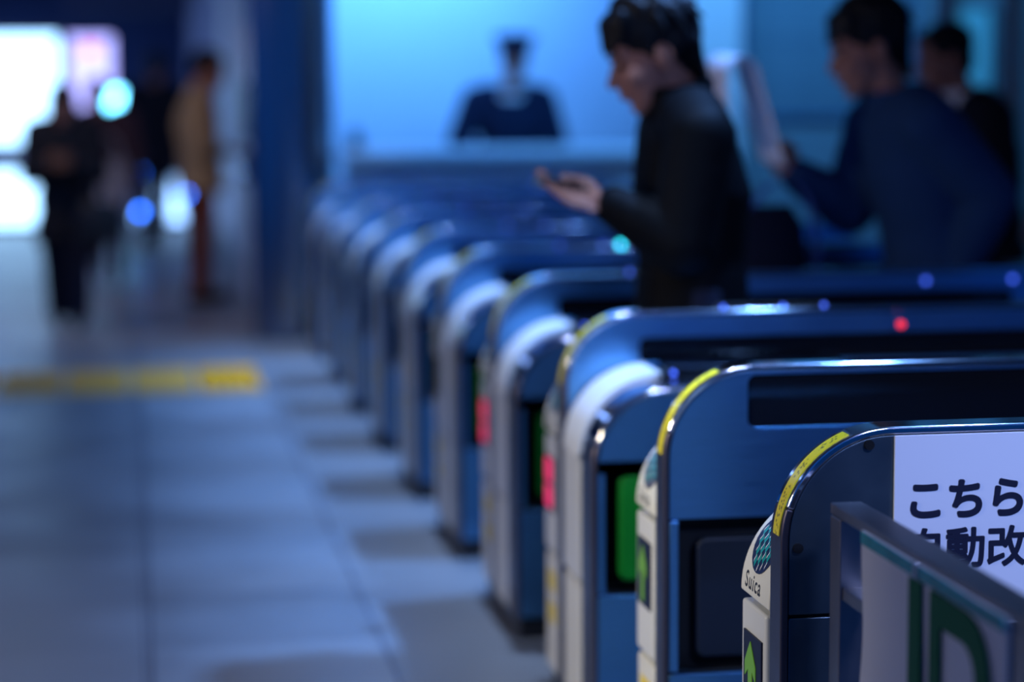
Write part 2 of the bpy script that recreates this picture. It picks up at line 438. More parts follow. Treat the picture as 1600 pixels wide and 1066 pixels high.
        # lamps on the upper band
        for x in (1.20, 1.45):
            bm = bmesh.new(); cyl(bm, (x, .002, .872), (0, 1, 0), .007, .006, 16); finish('lamp', bm, 'led_blue', root)
        bm = bmesh.new(); box(bm, .36, .62, .012, .048, H_T-.002, H_T+.010)
        sb = finish('sensor_bar', bm, 'core', root, .004)
        for x in (.372, .512, .608):
            bm = bmesh.new(); cyl(bm, (x, .011, H_T+.005), (0, 1, 0), .0045, .006, 14); finish('sensor', bm, 'led_blue', sb)
    bm = bmesh.new(); box(bm, .015, L_G-.02, y0+.02, PT+NW-.015, 0, .062); finish('plinth', bm, 'plinth', root, .004)
    return root
def status_lamp(g, m, x=.788, z=.864):
    bm = bmesh.new(); cyl(bm, (x, .001, z), (0, 1, 0), .008, .008, 18); o = finish('status_lamp', bm, m, g); return o

GX = .94
g1 = make_gate('grey steel ticket gate nearest the camera, with the white Japanese notice on its side', (GX, 3.21, 0), False, slot=False, shell='steel_dark_reflect', recess=False)
for x, z in ((.134, .880), (.026, .728)):
    bm = bmesh.new(); cyl(bm, (x, .001, z), (0, 1, 0), .0075, .008, 18); finish('bolt', bm, 'core', g1)
g2 = make_gate('blue-lit steel ticket gate with a dark navy padded flap and black window slot', (GX, 3.97, 0), False)
g3 = make_gate('ticket gate with the largest green flap, just in front of the man in black', (GX, 4.95, 0), True, lit='stop', flap='flap_green')
GY = [5.93, 6.94, 7.94, 8.95, 9.95, 10.95, 11.95]
GL = ['ticket gate standing between the man in black and the man in the slate jacket',
      'ticket gate with a teal status lamp, right behind the man in the slate jacket',
      'ticket gate just in front of the man in the dark suit, sixth from the camera',
      'ticket gate right behind the man in the dark suit, seventh from the camera',
      'blurred ticket gate, third from the pillar end of the row',
      'blurred ticket gate, second from the pillar end of the row',
      'blurred ticket gate closest to the steel pillar, its green flap showing']
gates = [g3]
for y, lb in zip(GY, GL):
    c = copy_tree(g3); c.location = (GX, y, 0); c['label'] = lb; gates.append(c)
    if y > 6:
        for pnl in kids(c):
            if pnl.name.startswith('display_panel'):
                for q in kids(pnl):
                    if q.name.startswith('stop_light'): bpy.data.objects.remove(q)
status_lamp(g3, 'led_red'); status_lamp(gates[2], 'led_teal', .565, .912)

# white notice board on the first gate
nb = thing('notice_board', 'white notice board with bold dark Japanese lettering on the nearest gate', 'sign', (1.113, 3.21, .60))
boxo('board', (0, .66, -.003, .0025, 0, .293), 'board_white', nb, .001)
bold_text('lettering', 'こちら', .0645, (.016, -.0036, .171), 'ink_navy', nb, .0024)
bold_text('lettering', '自動改札', .0645, (.016, -.0036, .096), 'ink_navy', nb, .0017)

# ------------------------------------------------------------------ barrier fence with the green logo
fe = thing('barrier_fence', 'short steel rail fence with a white panel and green letters, at the lower right', 'fence', (.98, 3.10, 0))
W = .047
bm = bmesh.new(); box(bm, 0, W, -.047, 0, 0, .800); finish('post', bm, 'fence_metal', fe, .003)
bm = bmesh.new(); box(bm, 0, W, -.735, -.688, 0, .800); finish('post', bm, 'fence_metal', fe, .003)
bm = bmesh.new(); box(bm, 0, W, -.735, 0, .801, .817); finish('top_rail', bm, 'fence_metal', fe, .002)
for z in (.684, .10):
    bm = bmesh.new(); box(bm, .004, W-.006, -.688, -.047, z, z+.018); finish('cross_rail', bm, 'fence_metal', fe, .002)
# sheet, its edge gently waved
bm = bmesh.new(); nY, nZ = 24, 30; G = {}
YA, YB, ZA, ZB = -.159, -.684, .06, .808
for s, off in ((0, -.0055), (1, -.002)):
    for i in range(nY+1):
        for j in range(nZ+1):
            t = i/nY; z = ZA+(ZB-ZA)*j/nZ
            y = YA+(YB-YA)*t
            w = .0016*math.sin(z*31)*(1-t)+.0012*math.sin(y*26+z*9)
            if i == 0: y += .006*math.sin((z-.4)*15)
            G[s, i, j] = bm.verts.new((off+w*.8, y, z))
for i in range(nY):
    for j in range(nZ):
        bm.faces.new((G[0, i, j], G[0, i+1, j], G[0, i+1, j+1], G[0, i, j+1]))
        bm.faces.new((G[1, i, j], G[1, i, j+1], G[1, i+1, j+1], G[1, i+1, j]))
for i in range(nY):
    for j in (0, nZ): bm.faces.new((G[0, i, j], G[1, i, j], G[1, i+1, j], G[0, i+1, j]))
for j in range(nZ):
    for i in (0, nY): bm.faces.new((G[0, i, j], G[0, i, j+1], G[1, i, j+1], G[1, i, j]))
sh = finish('sheet', bm, 'sheet', fe, smooth=True); sh['label'] = 'white sheet'
for a, b_ in ((-.163, -.378), (-.392, -.680)):
    bm = bmesh.new(); box(bm, -.0085, -.0052, b_, a, .790, .807); o = finish('edge_trim', bm, 'teal_edge', fe, .001); o['label'] = 'teal glassy edge strip'
bm = bmesh.new(); box(bm, -.010, -.004, -.392, -.378, .788, .811); finish('clip', bm, 'steel_bright', fe, .002)
def flat_yz(bm, P, x0, x1):
    vs = [bm.verts.new((x0, p[0], p[1])) for p in P]; f = bm.faces.new(vs)
    r_ = bmesh.ops.extrude_face_region(bm, geom=[f])
    for g in r_['geom']:
        if isinstance(g, bmesh.types.BMVert): g.co.x = x1
def bez(p0, p1, p2, p3, n=12):
    return [tuple((1-t)**3*a+3*(1-t)**2*t*b_+3*(1-t)*t*t*c+t**3*d for a, b_, c, d in zip(p0, p1, p2, p3)) for t in [k/n for k in range(n+1)]]
bm = bmesh.new()
# J: a straight stem with a hook; R: a flat-topped bowl and a leg
JP = [(-.364, .788), (-.409, .788), (-.409, .50)]+bez((-.409, .50), (-.409, .44), (-.36, .43), (-.29, .43))+bez((-.29, .475), (-.34, .475), (-.364, .48), (-.364, .51))
flat_yz(bm, JP, -.0100, -.0072)
RO = [(-.441, .788), (-.556, .788)]+bez((-.556, .788), (-.61, .788), (-.643, .765), (-.643, .70))+[(-.643, .655)]+bez((-.643, .655), (-.643, .60), (-.62, .58), (-.59, .575))+[(-.643, .43), (-.592, .43), (-.545, .575), (-.483, .575), (-.483, .614), (-.548, .614)]+bez((-.548, .614), (-.585, .614), (-.598, .625), (-.598, .66))+[(-.598, .70)]+bez((-.598, .70), (-.598, .735), (-.575, .748), (-.55, .748))+[(-.478, .748), (-.478, .43), (-.441, .43)]
flat_yz(bm, RO, -.0100, -.0072)
o = finish('lettering', bm, 'jr_green', sh); o['label'] = 'large green JR emblem'

# ------------------------------------------------------------------ setting
bm = bmesh.new(); box(bm, -9, 9, -3, 36, -.1, 0); struct('floor', bm, 'floor')
bm = bmesh.new(); box(bm, -9, 9, 1.0, 36, 3.0, 3.1); struct('ceiling', bm, 'ceiling')
bm = bmesh.new(); box(bm, -9, 9, 34, 34.2, 0, 3); struct('wall_back', bm, 'wall_navy')
bm = bmesh.new(); box(bm, 7.5, 7.6, 1.0, 12.9, 0, 3); struct('wall_side', bm, 'wall_pale')
# tactile strip: bar tiles, then two dotted tiles at the pillar end
bm = bmesh.new()
x = .60; k = 0
while x > -2.2:
    box(bm, x-.300, x-.012, 10.52, 11.42, 0, .006, 0 if k else 1)
    if k == 0:
        for i in range(5):
            for j in range(12): cyl(bm, (x-.28+i*.06, 10.58+j*.07, .008), (0, 0, 1), .014, .006, 8, 1)
    else:
        for j in range(8): box(bm, x-.285, x-.027, 10.58+j*.105, 10.63+j*.105, .006, .010, 0)
    x -= .311; k += 1
mat('tactile', (.90, .42, .06), .6, noise=.2, scale=8); mat('tactile_bright', (1.0, .40, .0), .55, noise=.12, scale=9)
struct('trim_1', bm, ['tactile', 'tactile_bright'])
# steel clad pillar at the end of the row and the wall behind it
bm = bmesh.new()
cyl(bm, (.895, 12.75, 1.5), (0, 0, 1), .236, 3, 64)
pl = struct('pillar', bm, 'steel_pillar')
for p in pl.data.polygons: p.use_smooth = True
pl.data.set_sharp_from_angle(angle=math.radians(35))
bm = bmesh.new(); box(bm, .88, 1.14, 13.12, 34, 0, 3); struct('wall_right', bm, 'wall_lilac')
# staff booth: pale room behind a counter
bm = bmesh.new()
box(bm, 1.10, 3.6, 14.6, 14.7, 0, 3)
struct('wall_booth', bm, 'wall_pale')
bm = bmesh.new(); box(bm, 2.99, 3.42, 12.55, 12.9, 0, 3); struct('wall_corner', bm, 'wall_pale')
bm = bmesh.new(); box(bm, 3.42, 7.5, 12.75, 12.9, 0, 3); struct('wall_far', bm, 'wall_teal')
ct = thing('counter', 'pale booth counter with a ledge below the uniformed attendant', 'counter', (1.17, 12.5, 0))
boxo('front_panel', (0, 1.81, .10, .16, 0, .99), 'wall_pale', ct, .004)
boxo('ledge', (0, 1.81, 0, .50, .995, 1.045), 'wall_pale', ct, .01)
boxo('skirting', (0, 1.81, .08, .12, 0, .10), 'plinth', ct, .004)
bx = thing('plant_pot', 'small dark teal leafy plant at the left end of the booth counter', 'plant', (1.25, 12.72, 1.045))
bm = bmesh.new(); cyl(bm, (0, 0, .03), (0, 0, 1), .045, .06, 20); finish('pot', bm, 'frame_dark', bx, .004)
bm = bmesh.new()
for i in range(26):
    a, e, l = random.uniform(0, 2*PI), random.uniform(.3, 1.4), random.uniform(.05, .10)
    d = Vector((math.cos(a)*math.cos(e), math.sin(a)*math.cos(e), math.sin(e))); s = Vector((-math.sin(a), math.cos(a), 0))*.014
    b0 = Vector((0, 0, .055)); p = [b0, b0+d*l*.5+s, b0+d*l-Vector((0, 0, .01)), b0+d*l*.5-s]
    bm.faces.new([bm.verts.new(q) for q in p])
finish('leaves', bm, 'plant', bx)
# notice board and a lit pane on the far wall
nbd = thing('wall_notice', 'large blue-green notice board on the wall behind the slate jacket man', 'notice board', (3.50, 12.75, 1.22))
boxo('board', (0, .98, -.02, -.001, 0, 1.2), 'notice', nbd)
bm = bmesh.new(); 
for d in ((-.03, 0, -.03, -.001, -.03, 1.23), (.98, 1.01, -.03, -.001, -.03, 1.23), (0, .98, -.03, -.001, -.03, 0), (0, .98, -.03, -.001, 1.2, 1.23)): box(bm, *d)
finish('frame', bm, 'steel', nbd, .003)
for i, (xx, w) in enumerate(((4.62, .10), (5.02, .10))):
    bm = bmesh.new(); box(bm, xx, xx+w, 12.66, 12.75, 0, 3); o = finish('trim_%d' % (i+2), bm, 'steel_pillar'); o['kind'] = 'structure'
wp = thing('wall_poster', 'narrow teal-lit poster on the far wall at the upper right', 'poster', (4.76, 12.749, 1.35))
mat('glow_teal', (.1, .4, .5), .5, emit=(.03, .20, .32), es=.45)
boxo('poster_sheet', (0, .20, -.02, -.006, 0, .48), 'glow_teal', wp)
bm = bmesh.new()
for d in ((-.02, 0, -.025, -.001, -.02, .50), (.20, .22, -.025, -.001, -.02, .50), (0, .2, -.025, -.001, -.02, 0), (0, .2, -.025, -.001, .48, .50)): box(bm, *d)
finish('frame', bm, 'frame_dark', wp)

# far end of the hall: glowing showcase, poster, low stand, lamp, bollards
sc = thing('lit_showcase', 'tall white glowing showcase at the far left of the hall', 'showcase', (-1.60, 22.6, 0))
boxo('frame', (0, .98, .02, .5, 0, 1.93), 'frame_dark', sc, .01)
boxo('upper_pane', (.02, .93, 0, .03, .84, 1.88), 'glow_white', sc)
boxo('ledge', (-.01, .98, -.06, .04, .60, .82), 'wall_lilac', sc, .01)
boxo('lower_pane', (.02, .96, 0, .03, .06, .58), 'glow_white', sc)
ip = thing('lit_poster', 'lilac-white illuminated poster beside the glowing showcase', 'poster', (-.59, 23.2, 0))
boxo('frame', (-.01, .46, .02, .12, 0, 1.93), 'frame_dark', ip, .01)
boxo('poster_sheet', (.01, .44, 0, .03, .80, 1.88), 'glow_lilac', ip)
bm = bmesh.new(); box(bm, .16, .30, -.004, 0, 1.72, 1.80); o = finish('mark', bm, 'led_red', ip); o['label'] = 'small red mark'
st = thing('lit_stand', 'low white glowing display stand on the floor left of the khaki jacket man', 'display stand', (.28, 23.0, 0))
bm = bmesh.new()
b4 = [(-.24, -.10), (.24, -.10), (.24, .12), (-.24, .12)]
lo = [bm.verts.new((x, y, .05)) for x, y in b4]; hi = [bm.verts.new((x*.45, y*.6, .66)) for x, y in b4]
bm.faces.new(lo[::-1]); bm.faces.new(hi)
for i in range(4): bm.faces.new((lo[i], lo[(i+1) % 4], hi[(i+1) % 4], hi[i]))
finish('lit_body', bm, 'glow_stand', st, .02)
boxo('base', (-.26, .26, -.12, .14, 0, .05), 'frame_dark', st, .005)
rl = thing('round_sign', 'round cyan-white lit sign on a thin post behind the woman in the dark coat', 'lit sign', (-.09, 22.2, 0))
bm = bmesh.new(); cyl(bm, (0, -.02, 1.23), (0, 1, 0), .13, .05, 32); finish('lit_face', bm, 'glow_cyan', rl, .008)
bm = bmesh.new(); cyl(bm, (0, .03, 1.23), (0, 1, 0), .15, .05, 32); finish('housing', bm, 'frame_dark', rl, .008)
bm = bmesh.new(); cyl(bm, (0, .04, .56), (0, 0, 1), .02, 1.12, 14); cyl(bm, (0, .04, .01), (0, 0, 1), .14, .02, 24); finish('post', bm, 'frame_dark', rl)
mat('led_bokeh', (.05, .2, .8), .3, emit=(.02, .16, 1), es=22)
for (x, y, zz, lb) in ((.075, 19.0, (.70, .37), 'thin bollard with two blue lamps right of the woman in the dark coat'), (.46, 19.2, (.51,), 'thin bollard with one blue lamp behind the khaki jacket man')):
    b_ = thing('lamp_bollard', lb, 'bollard', (x, y, 0))
    bm = bmesh.new(); cyl(bm, (0, 0, .40), (0, 0, 1), .022, .80, 14); cyl(bm, (0, 0, .01), (0, 0, 1), .07, .02, 20); finish('post', bm, 'frame_dark', b_)
    for z in zz:
        bm = bmesh.new(); cyl(bm, (0, -.024, z), (0, 1, 0), .024, .02, 16); finish('lamp', bm, 'led_bokeh', b_)
hs = thing('hanging_sign', 'dark navy sign panel hanging from the ceiling at the far end', 'sign', (-.05, 20.0, 2.03))
boxo('panel', (-.48, .60, 0, .12, 0, .45), 'wall_navy', hs, .01)
bm = bmesh.new()
for x in (-.35, .47): cyl(bm, (x, .06, .71), (0, 0, 1), .012, .52, 10)
finish('hanger', bm, 'frame_dark', hs)
# fare machine that the man in khaki is using
fm = thing('fare_machine', 'pale lilac fare machine against the wall, used by the khaki jacket man', 'ticket machine', (.862, 14.3, 0), 0)
boxo('cabinet', (-.11, 0, 0, 1.3, 0, 1.78), 'wall_lilac', fm, .015)
boxo('console', (-.17, -.10, .1, 1.0, .80, .98), 'steel_pillar', fm, .012)
boxo('screen', (-.122, -.108, .25, .85, 1.05, 1.42), 'screen', fm)
boxo('plinth', (-.10, -.005, .02, 1.28, 0, .08), 'plinth', fm)
# ------------------------------------------------------------------ people
def V(*a): return Vector(a)
def ball(bm, c, r, rot=None):
    rr = r if isinstance(r, (tuple, list)) else (r, r, r)
    mx = Matrix.Translation(c) @ (rot.to_4x4() if rot else Matrix()) @ Matrix.Diagonal((*rr, 1))
    bmesh.ops.create_icosphere(bm, subdivisions=3, radius=1, matrix=mx)
def limb(bm, a, ra, b, rb):
    a, b = Vector(a), Vector(b); d = b-a
    if d.length < 1e-5: return
    q = d.to_track_quat('Z', 'Y').to_matrix().to_4x4()
    bmesh.ops.create_cone(bm, cap_ends=True, segments=20, radius1=ra, radius2=rb, depth=d.length, matrix=Matrix.Translation((a+b)/2) @ q)
    ball(bm, a, ra); ball(bm, b, rb)
def chain(bm, pts):
    for (a, ra), (b, rb) in zip(pts, pts[1:]): limb(bm, a, ra, b, rb)
def loft(bm, rings, f, l, n=28):
    """rings: (centre, half depth, half width)"""
    prev = None; first = None
    for c, rd, rw in rings:
        r = [bm.verts.new(Vector(c)+f*rd*math.cos(2*PI*k/n)+l*rw*math.sin(2*PI*k/n)) for k in range(n)]
        if prev:
            for k in range(n): bm.faces.new((prev[k], prev[(k+1) % n], r[(k+1) % n], r[k]))
        else: first = r
        prev = r
    bm.faces.new(first[::-1]); bm.faces.new(prev)
def fuse(name, bm, m, parent, inv, vox=.008, smooth=6):
    """weld overlapping solids into one continuous skin"""
    bmesh.ops.recalc_face_normals(bm, faces=bm.faces)
    me = bpy.data.meshes.new('t'); bm.to_mesh(me); bm.free()
    o = bpy.data.objects.new('t', me); COL.objects.link(o)
    r = o.modifiers.new('r', 'REMESH'); r.mode = 'VOXEL'; r.voxel_size = vox
    s = o.modifiers.new('s', 'SMOOTH'); s.iterations = smooth; s.factor = .5
    dg = bpy.context.evaluated_depsgraph_get(); dg.update()
    m2 = bpy.data.meshes.new_from_object(o.evaluated_get(dg))
    bpy.data.objects.remove(o); bpy.data.meshes.remove(me)
    m2.name = name; m2.transform(inv); m2.materials.clear(); m2.materials.append(M[m])
    for p in m2.polygons: p.use_smooth = True
    return link(name, m2, parent)
def solid(name, bm, m, parent, inv, smooth=True):
    bmesh.ops.transform(bm, matrix=inv, verts=bm.verts)
    return finish(name, bm, m, parent, smooth=smooth, sharp=50)
def hand(bm, w, d, n, t, curl=(.35, .5, .4), s=1., thumb=(.75, .65, .25), thumb_bend=(.9, .15, .35)):
    """w wrist, d towards the fingertips, n out of the palm, t towards the thumb"""
    d, n, t = d.normalized(), n.normalized(), t.normalized()
    rot = Matrix((d, t, n)).transposed()
    limb(bm, w, .025*s, w+d*.03*s, .026*s)
    ball(bm, w+d*.052*s, (.050*s, .041*s, .017*s), rot)
    ball(bm, w+d*.036*s+t*.020*s+n*.006*s, (.034*s, .022*s, .018*s), rot)
    for k, (off, ln) in enumerate(((.031, .070), (.0105, .079), (-.0105, .073), (-.0305, .057))):
        p = w+d*(.090-.004*abs(k-1))*s+t*off*s; ang = 0; r = (.0096, .0096, .0092, .0082)[k]*s
        q0 = w+d*.06*s+t*off*.85*s
        limb(bm, q0, r*1.05, p, r)
        for j, fr in enumerate((.44, .31, .25)):
            ang += curl[j]*(1+.10*k)
            q = p+(d*math.cos(ang)+n*math.sin(ang)+t*(.05-.03*k))*ln*fr*s*1.05
            limb(bm, p, r*(1-.07*j), q, r*(.93-.08*j)); p = q
    b = w+d*.020*s+t*.022*s
    d1 = (d*thumb[0]+t*thumb[1]+n*thumb[2]).normalized()
    p1 = b+d1*.046*s; d2 = (d*thumb_bend[0]+t*thumb_bend[1]+n*thumb_bend[2]).normalized()
    p2 = p1+d2*.032*s; d3 = (d2+d*.2).normalized(); p3 = p2+d3*.024*s
    chain(bm, [(b, .0155*s), (p1, .0118*s), (p2, .0105*s), (p3, .0085*s)])

def person(label, x, y, yaw, J, head, h=1.68, build=1., coat='cloth_black', legs='cloth_jean', hem=None, vox=.008,
           hair='short', hands=None, group=None, slim=1., leg=1., skin='skin', collar=True, shirt=None, bulk=.022, cap=None, tall_collar=0., eyes=True):
    yaw = math.radians(yaw); s = h/1.68
    f = V(math.cos(yaw), math.sin(yaw), 0); l = V(-math.sin(yaw), math.cos(yaw), 0); up = V(0, 0, 1)
    root = thing('person', label, 'person', (x, y, 0), yaw, group)
    inv = (Matrix.Translation((x, y, 0)) @ Matrix.Rotation(yaw, 4, 'Z')).inverted()
    o = V(x, y, 0)
    D = dict(pelvis=o+up*.86*s, chest=o+up*1.18*s+f*.01, neck=o+up*1.38*s+f*.02)
    for sd, sg in (('L', 1), ('R', -1)):
        D['sh'+sd] = o+l*sg*.185*s*build+up*1.335*s; D['el'+sd] = o+l*sg*.235*s+up*1.05*s-f*.02; D['wr'+sd] = o+l*sg*.23*s+up*.82*s+f*.05
        D['hip'+sd] = o+l*sg*.085*s+up*.84*s
        st = (.13 if sd == 'L' else -.15)*s
        D['kn'+sd] = o+l*sg*.08*s+up*.46*s+f*(st*.55+.03); D['an'+sd] = o+l*sg*.075*s+up*.075*s+f*st
    for k, v in J.items(): D[k] = Vector(v)
    hc, hy, hp, hs = head; hc = Vector(hc)
    HR = (Matrix.Rotation(math.radians(hy), 3, 'Z') @ Matrix.Rotation(math.radians(hp), 3, 'Y'))
    def hp_(a, b_, c): return hc+HR @ V(a*hs, b_*hs, c*hs)
    def hb(bm, c, r): ball(bm, hp_(*c), tuple(q*hs for q in r), HR)
    P, C, N = D['pelvis'], D['chest'], D['neck']
    waist = P.lerp(C, .42); top = C.lerp(N, .62)
    def torso(bm, g, lo=None, hi=True):
        R_ = []
        if lo is not None: R_ += lo
        R_ += [(P-up*.06*s, (.105*s+g), (.150*s+g)), (P+up*.02*s, .112*s+g, .160*s+g), (waist, .103*s+g, .142*s+g), (C, .118*s+g, .162*s+g), (top, .090*s+g, .165*s+g*.8), (N.lerp(top, .35), .070*s+g*.7, .110*s+g*.6)]
        if hi: R_ += [(N, .056*s+g*.4, .064*s+g*.4)]
        loft(bm, [(a, b_, c*slim) for a, b_, c in R_], f, l)
    # body, one continuous skin
    bm = bmesh.new()
    hb(bm, (-.015, 0, .035), (.095, .075, .090)); hb(bm, (.030, 0, -.03), (.062, .060, .085)); hb(bm, (.032, 0, -.075), (.050, .046, .044))
    hb(bm, (.060, 0, -.103), (.022, .026, .020)); hb(bm, (.072, 0, .020), (.020, .050, .013)); hb(bm, (.055, 0, .05), (.038, .055, .04))
    limb(bm, hp_(.088, 0, .002), .0085*hs, hp_(.108, 0, -.034), .0120*hs)
    for sg in (1, -1):
        hb(bm, (.098, sg*.012, -.038), (.011, .009, .008)); hb(bm, (.056, sg*.038, -.032), (.030, .022, .026))
        hb(bm, (-.012, sg*.076, -.008), (.022, .010, .033)); hb(bm, (-.010, sg*.074, -.034), (.011, .009, .011))
    hb(bm, (.086, 0, -.062), (.012, .023, .008)); hb(bm, (.083, 0, -.074), (.012, .021, .008))
    limb(bm, N-up*.03, .060*s, hp_(-.02, 0, -.06), .054*hs)
    torso(bm, 0)
    for sd, sg in (('L', 1), ('R', -1)):
        chain(bm, [(D['sh'+sd], .052*s), (D['el'+sd], .041*s), (D['wr'+sd], .026*s)])
        chain(bm, [(D['hip'+sd], .082*s), (D['kn'+sd], .054*s), (D['an'+sd], .036*s)])
        limb(bm, D['an'+sd]-up*.03, .034*s, D['an'+sd]-up*.045*s+f*.14*s, .026*s)
        hd = (hands or {}).get(sd)
        if hd is None:
            dd = (D['wr'+sd]-D['el'+sd]).normalized(); nn = (-l*sg); nn = (nn-dd*nn.dot(dd)).normalized(); tt = (f-dd*f.dot(dd)).normalized()
            hd = dict(d=dd, n=nn, t=tt)
        hand(bm, D['wr'+sd], hd['d'], hd['n'], hd['t'], s=hd.get('s', s), **{k: hd[k] for k in ('curl', 'thumb', 'thumb_bend') if k in hd})
    fuse('body', bm, skin, root, inv, min(vox, .006) if vox < .01 else .008, 4)
    if eyes:
        for sg in (1, -1):
            bm = bmesh.new(); hb(bm, (.083, sg*.031, -.002), (.009, .0135, .0065)); solid('eye', bm, 'eye', root, inv)
            bm = bmesh.new(); limb(bm, hp_(.091, sg*.016, .020), .0042*hs, hp_(.083, sg*.046, .024), .0032*hs); solid('eyebrow', bm, 'hair', root, inv)
        bm = bmesh.new(); hb(bm, (.0895, 0, -.068), (.0105, .022, .0075)); solid('lips', bm, 'lip', root, inv)
    # hair
    bm = bmesh.new()
    hb(bm, (-.022, 0, .052), (.103, .085, .088)); hb(bm, (-.070, 0, -.005), (.042, .068, .070))
    for sg in (1, -1): hb(bm, (-.040, sg*.060, .020), (.058, .022, .050)); hb(bm, (.012, sg*.068, .030), (.014, .012, .038))
    if hair == 'full':
        hb(bm, (.046, 0, .092), (.050, .068, .032)); hb(bm, (-.03, 0, .075), (.10, .085, .085)); hb(bm, (-.085, 0, .04), (.045, .07, .07))
        for k in range(11):
            a = -1+k/5; limb(bm, hp_(.050, a*.056, .108), .015*hs, hp_(.086-.03*a*a, a*.060, .082), .011*hs); limb(bm, hp_(.086-.03*a*a, a*.060, .082), .011*hs, hp_(.101-.036*a*a, a*.058+.006*(k % 2), .046-.007*(k % 3)), .0045*hs)
        rnd = random.Random(5)
        for k in range(70):
            th, ph_ = rnd.uniform(-2.6, 2.6), rnd.uniform(.05, 1.15)
            q0 = (-.026+.104*math.cos(th)*math.cos(ph_), .088*math.sin(th)*math.cos(ph_), .066+.090*math.sin(ph_))
            dn_ = rnd.uniform(.025, .05)
            q1 = (q0[0]+.022*math.cos(th)-.012, q0[1]+.010*math.sin(th), q0[2]-dn_*math.cos(ph_)-.004)
            if math.cos(th) > .3 and q1[2] < .06: continue
            limb(bm, hp_(*q0), .011*hs, hp_(*q1), .004*hs)
        for k in range(7):
            a = -1+k/3; limb(bm, hp_(-.09, a*.05, .0), .02*hs, hp_(-.085-.01*(k % 2), a*.045, -.075-.012*(k % 3)), .008*hs)
    elif hair == 'long':
        hb(bm, (.058, 0, .078), (.045, .066, .036)); hb(bm, (-.055, 0, -.06), (.050, .078, .095))
        for sg in (1, -1): hb(bm, (.0, sg*.074, -.03), (.045, .018, .085))
    else:
        hb(bm, (.052, 0, .086), (.040, .060, .028))
    fuse('hair', bm, 'hair', root, inv, .0048 if vox < .01 else .009, 4)
    # top garment
    bm = bmesh.new(); g = bulk
    hz = hem if hem is not None else P.z-.05
    lo = []
    if hz < P.z-.07:
        lo = [(V(P.x, P.y, hz), .135*s+g, .185*s+g), (V(P.x, P.y, (hz+P.z)/2), .125*s+g, .175*s+g)]
    torso(bm, g, lo, hi=False)
    for sd in 'LR':
        sh, el, wr = D['sh'+sd], D['el'+sd], D['wr'+sd]
        cu = wr+(el-wr).normalized()*.012
        chain(bm, [(C.lerp(sh, .55)+(N-C)*.45, .078*s+g*.4), (sh, .058*s+g), (sh.lerp(el, .5), .053*s+g), (el, .047*s+g), (el.lerp(cu, .55), .043*s+g*.8), (cu, .035*s+g*.55)])
    jk = fuse('jacket', bm, coat, root, inv, vox, 5)
    if collar:
        bm = bmesh.new(); n = 36
        hd_ = (N-top).normalized()
        cb = N-hd_*.035*s+f*.005; ht = .055*s+tall_collar
        rows = []
        for (dz, dr) in ((0, .018), (.5, .010), (1, .014), (1.0, .004), (.5, -.002), (0, .0)):
            row = []
            for k in range(n):
                a = 2*PI*k/n; fr = (1+math.cos(a))/2      # 1 in front
                rad_f, rad_w = .068*s+dr+g*.3, .074*s+dr+g*.3
                hh = ht*(1-.30*fr)
                row.append(bm.verts.new(cb+f*math.cos(a)*rad_f+l*math.sin(a)*rad_w+hd_*dz*hh))
            rows.append(row)
        for i in range(len(rows)):
            A, B = rows[i], rows[(i+1) % len(rows)]
            for k in range(n): bm.faces.new((A[k], A[(k+1) % n], B[(k+1) % n], B[k]))
        solid('collar', bm, shirt or coat, jk if not shirt else root, inv)
    # trousers and shoes
    bm = bmesh.new()
    loft(bm, [(P-up*.09*s, .105*s, .150*s), (P, .122*s, .168*s), (P+up*.07*s, .115*s, .160*s)], f, l)
    for sd in 'LR':
        an = D['an'+sd]
        chain(bm, [(D['hip'+sd], .094*s), (D['hip'+sd].lerp(D['kn'+sd], .55), .080*s*leg), (D['kn'+sd], .064*s*leg), (D['kn'+sd].lerp(an, .5), .060*s*leg), (an+up*.015, .054*s*leg)])
    fuse('trousers', bm, legs, root, inv, max(vox, .009), 5)
    for sd in 'LR':
        an = D['an'+sd]; bm = bmesh.new(); z0 = an.z-.075*s
        b0 = V(an.x, an.y, z0+.036*s)
        limb(bm, b0-f*.045*s, .036*s, b0+f*.09*s, .036*s); limb(bm, b0+f*.09*s, .036*s, b0+f*.155*s-up*.006*s, .028*s); limb(bm, b0-f*.03*s, .036*s, an+up*.01, .043*s)
        fuse('shoe', bm, 'leather', root, inv, .008, 3)
    if cap:
        bm = bmesh.new(); n = 32; rows = []
        for zz, rr in ((.055, .092), (.085, .098), (.128, .128), (.146, .120), (.150, .02)):
            rows.append([bm.verts.new(hp_(-.01+rr*1.08*math.cos(2*PI*k/n), rr*math.sin(2*PI*k/n), zz+(.012*math.cos(2*PI*k/n) if zz > .1 else 0))) for k in range(n)])
        for A, B in zip(rows, rows[1:]):
            for k in range(n): bm.faces.new((A[k], A[(k+1) % n], B[(k+1) % n], B[k]))
        bm.faces.new(rows[0][::-1]); bm.faces.new(rows[-1])
        q = [hp_(.072+.055*math.cos(a), .080*math.sin(a), .056-.02*math.cos(a)) for a in [(-PI/2+PI*k/12) for k in range(13)]]
        q2 = [v+HR @ V(0, 0, .006*hs) for v in q]
        a_ = [bm.verts.new(v) for v in q]; b_ = [bm.verts.new(v) for v in q2]
        bm.faces.new(a_); bm.faces.new(b_[::-1])
        for k in range(12): bm.faces.new((a_[k], b_[k], b_[k+1], a_[k+1]))
        bm.faces.new((a_[12], b_[12], b_[0], a_[0]))
        solid('cap', bm, cap, root, inv)
    return root, D, inv

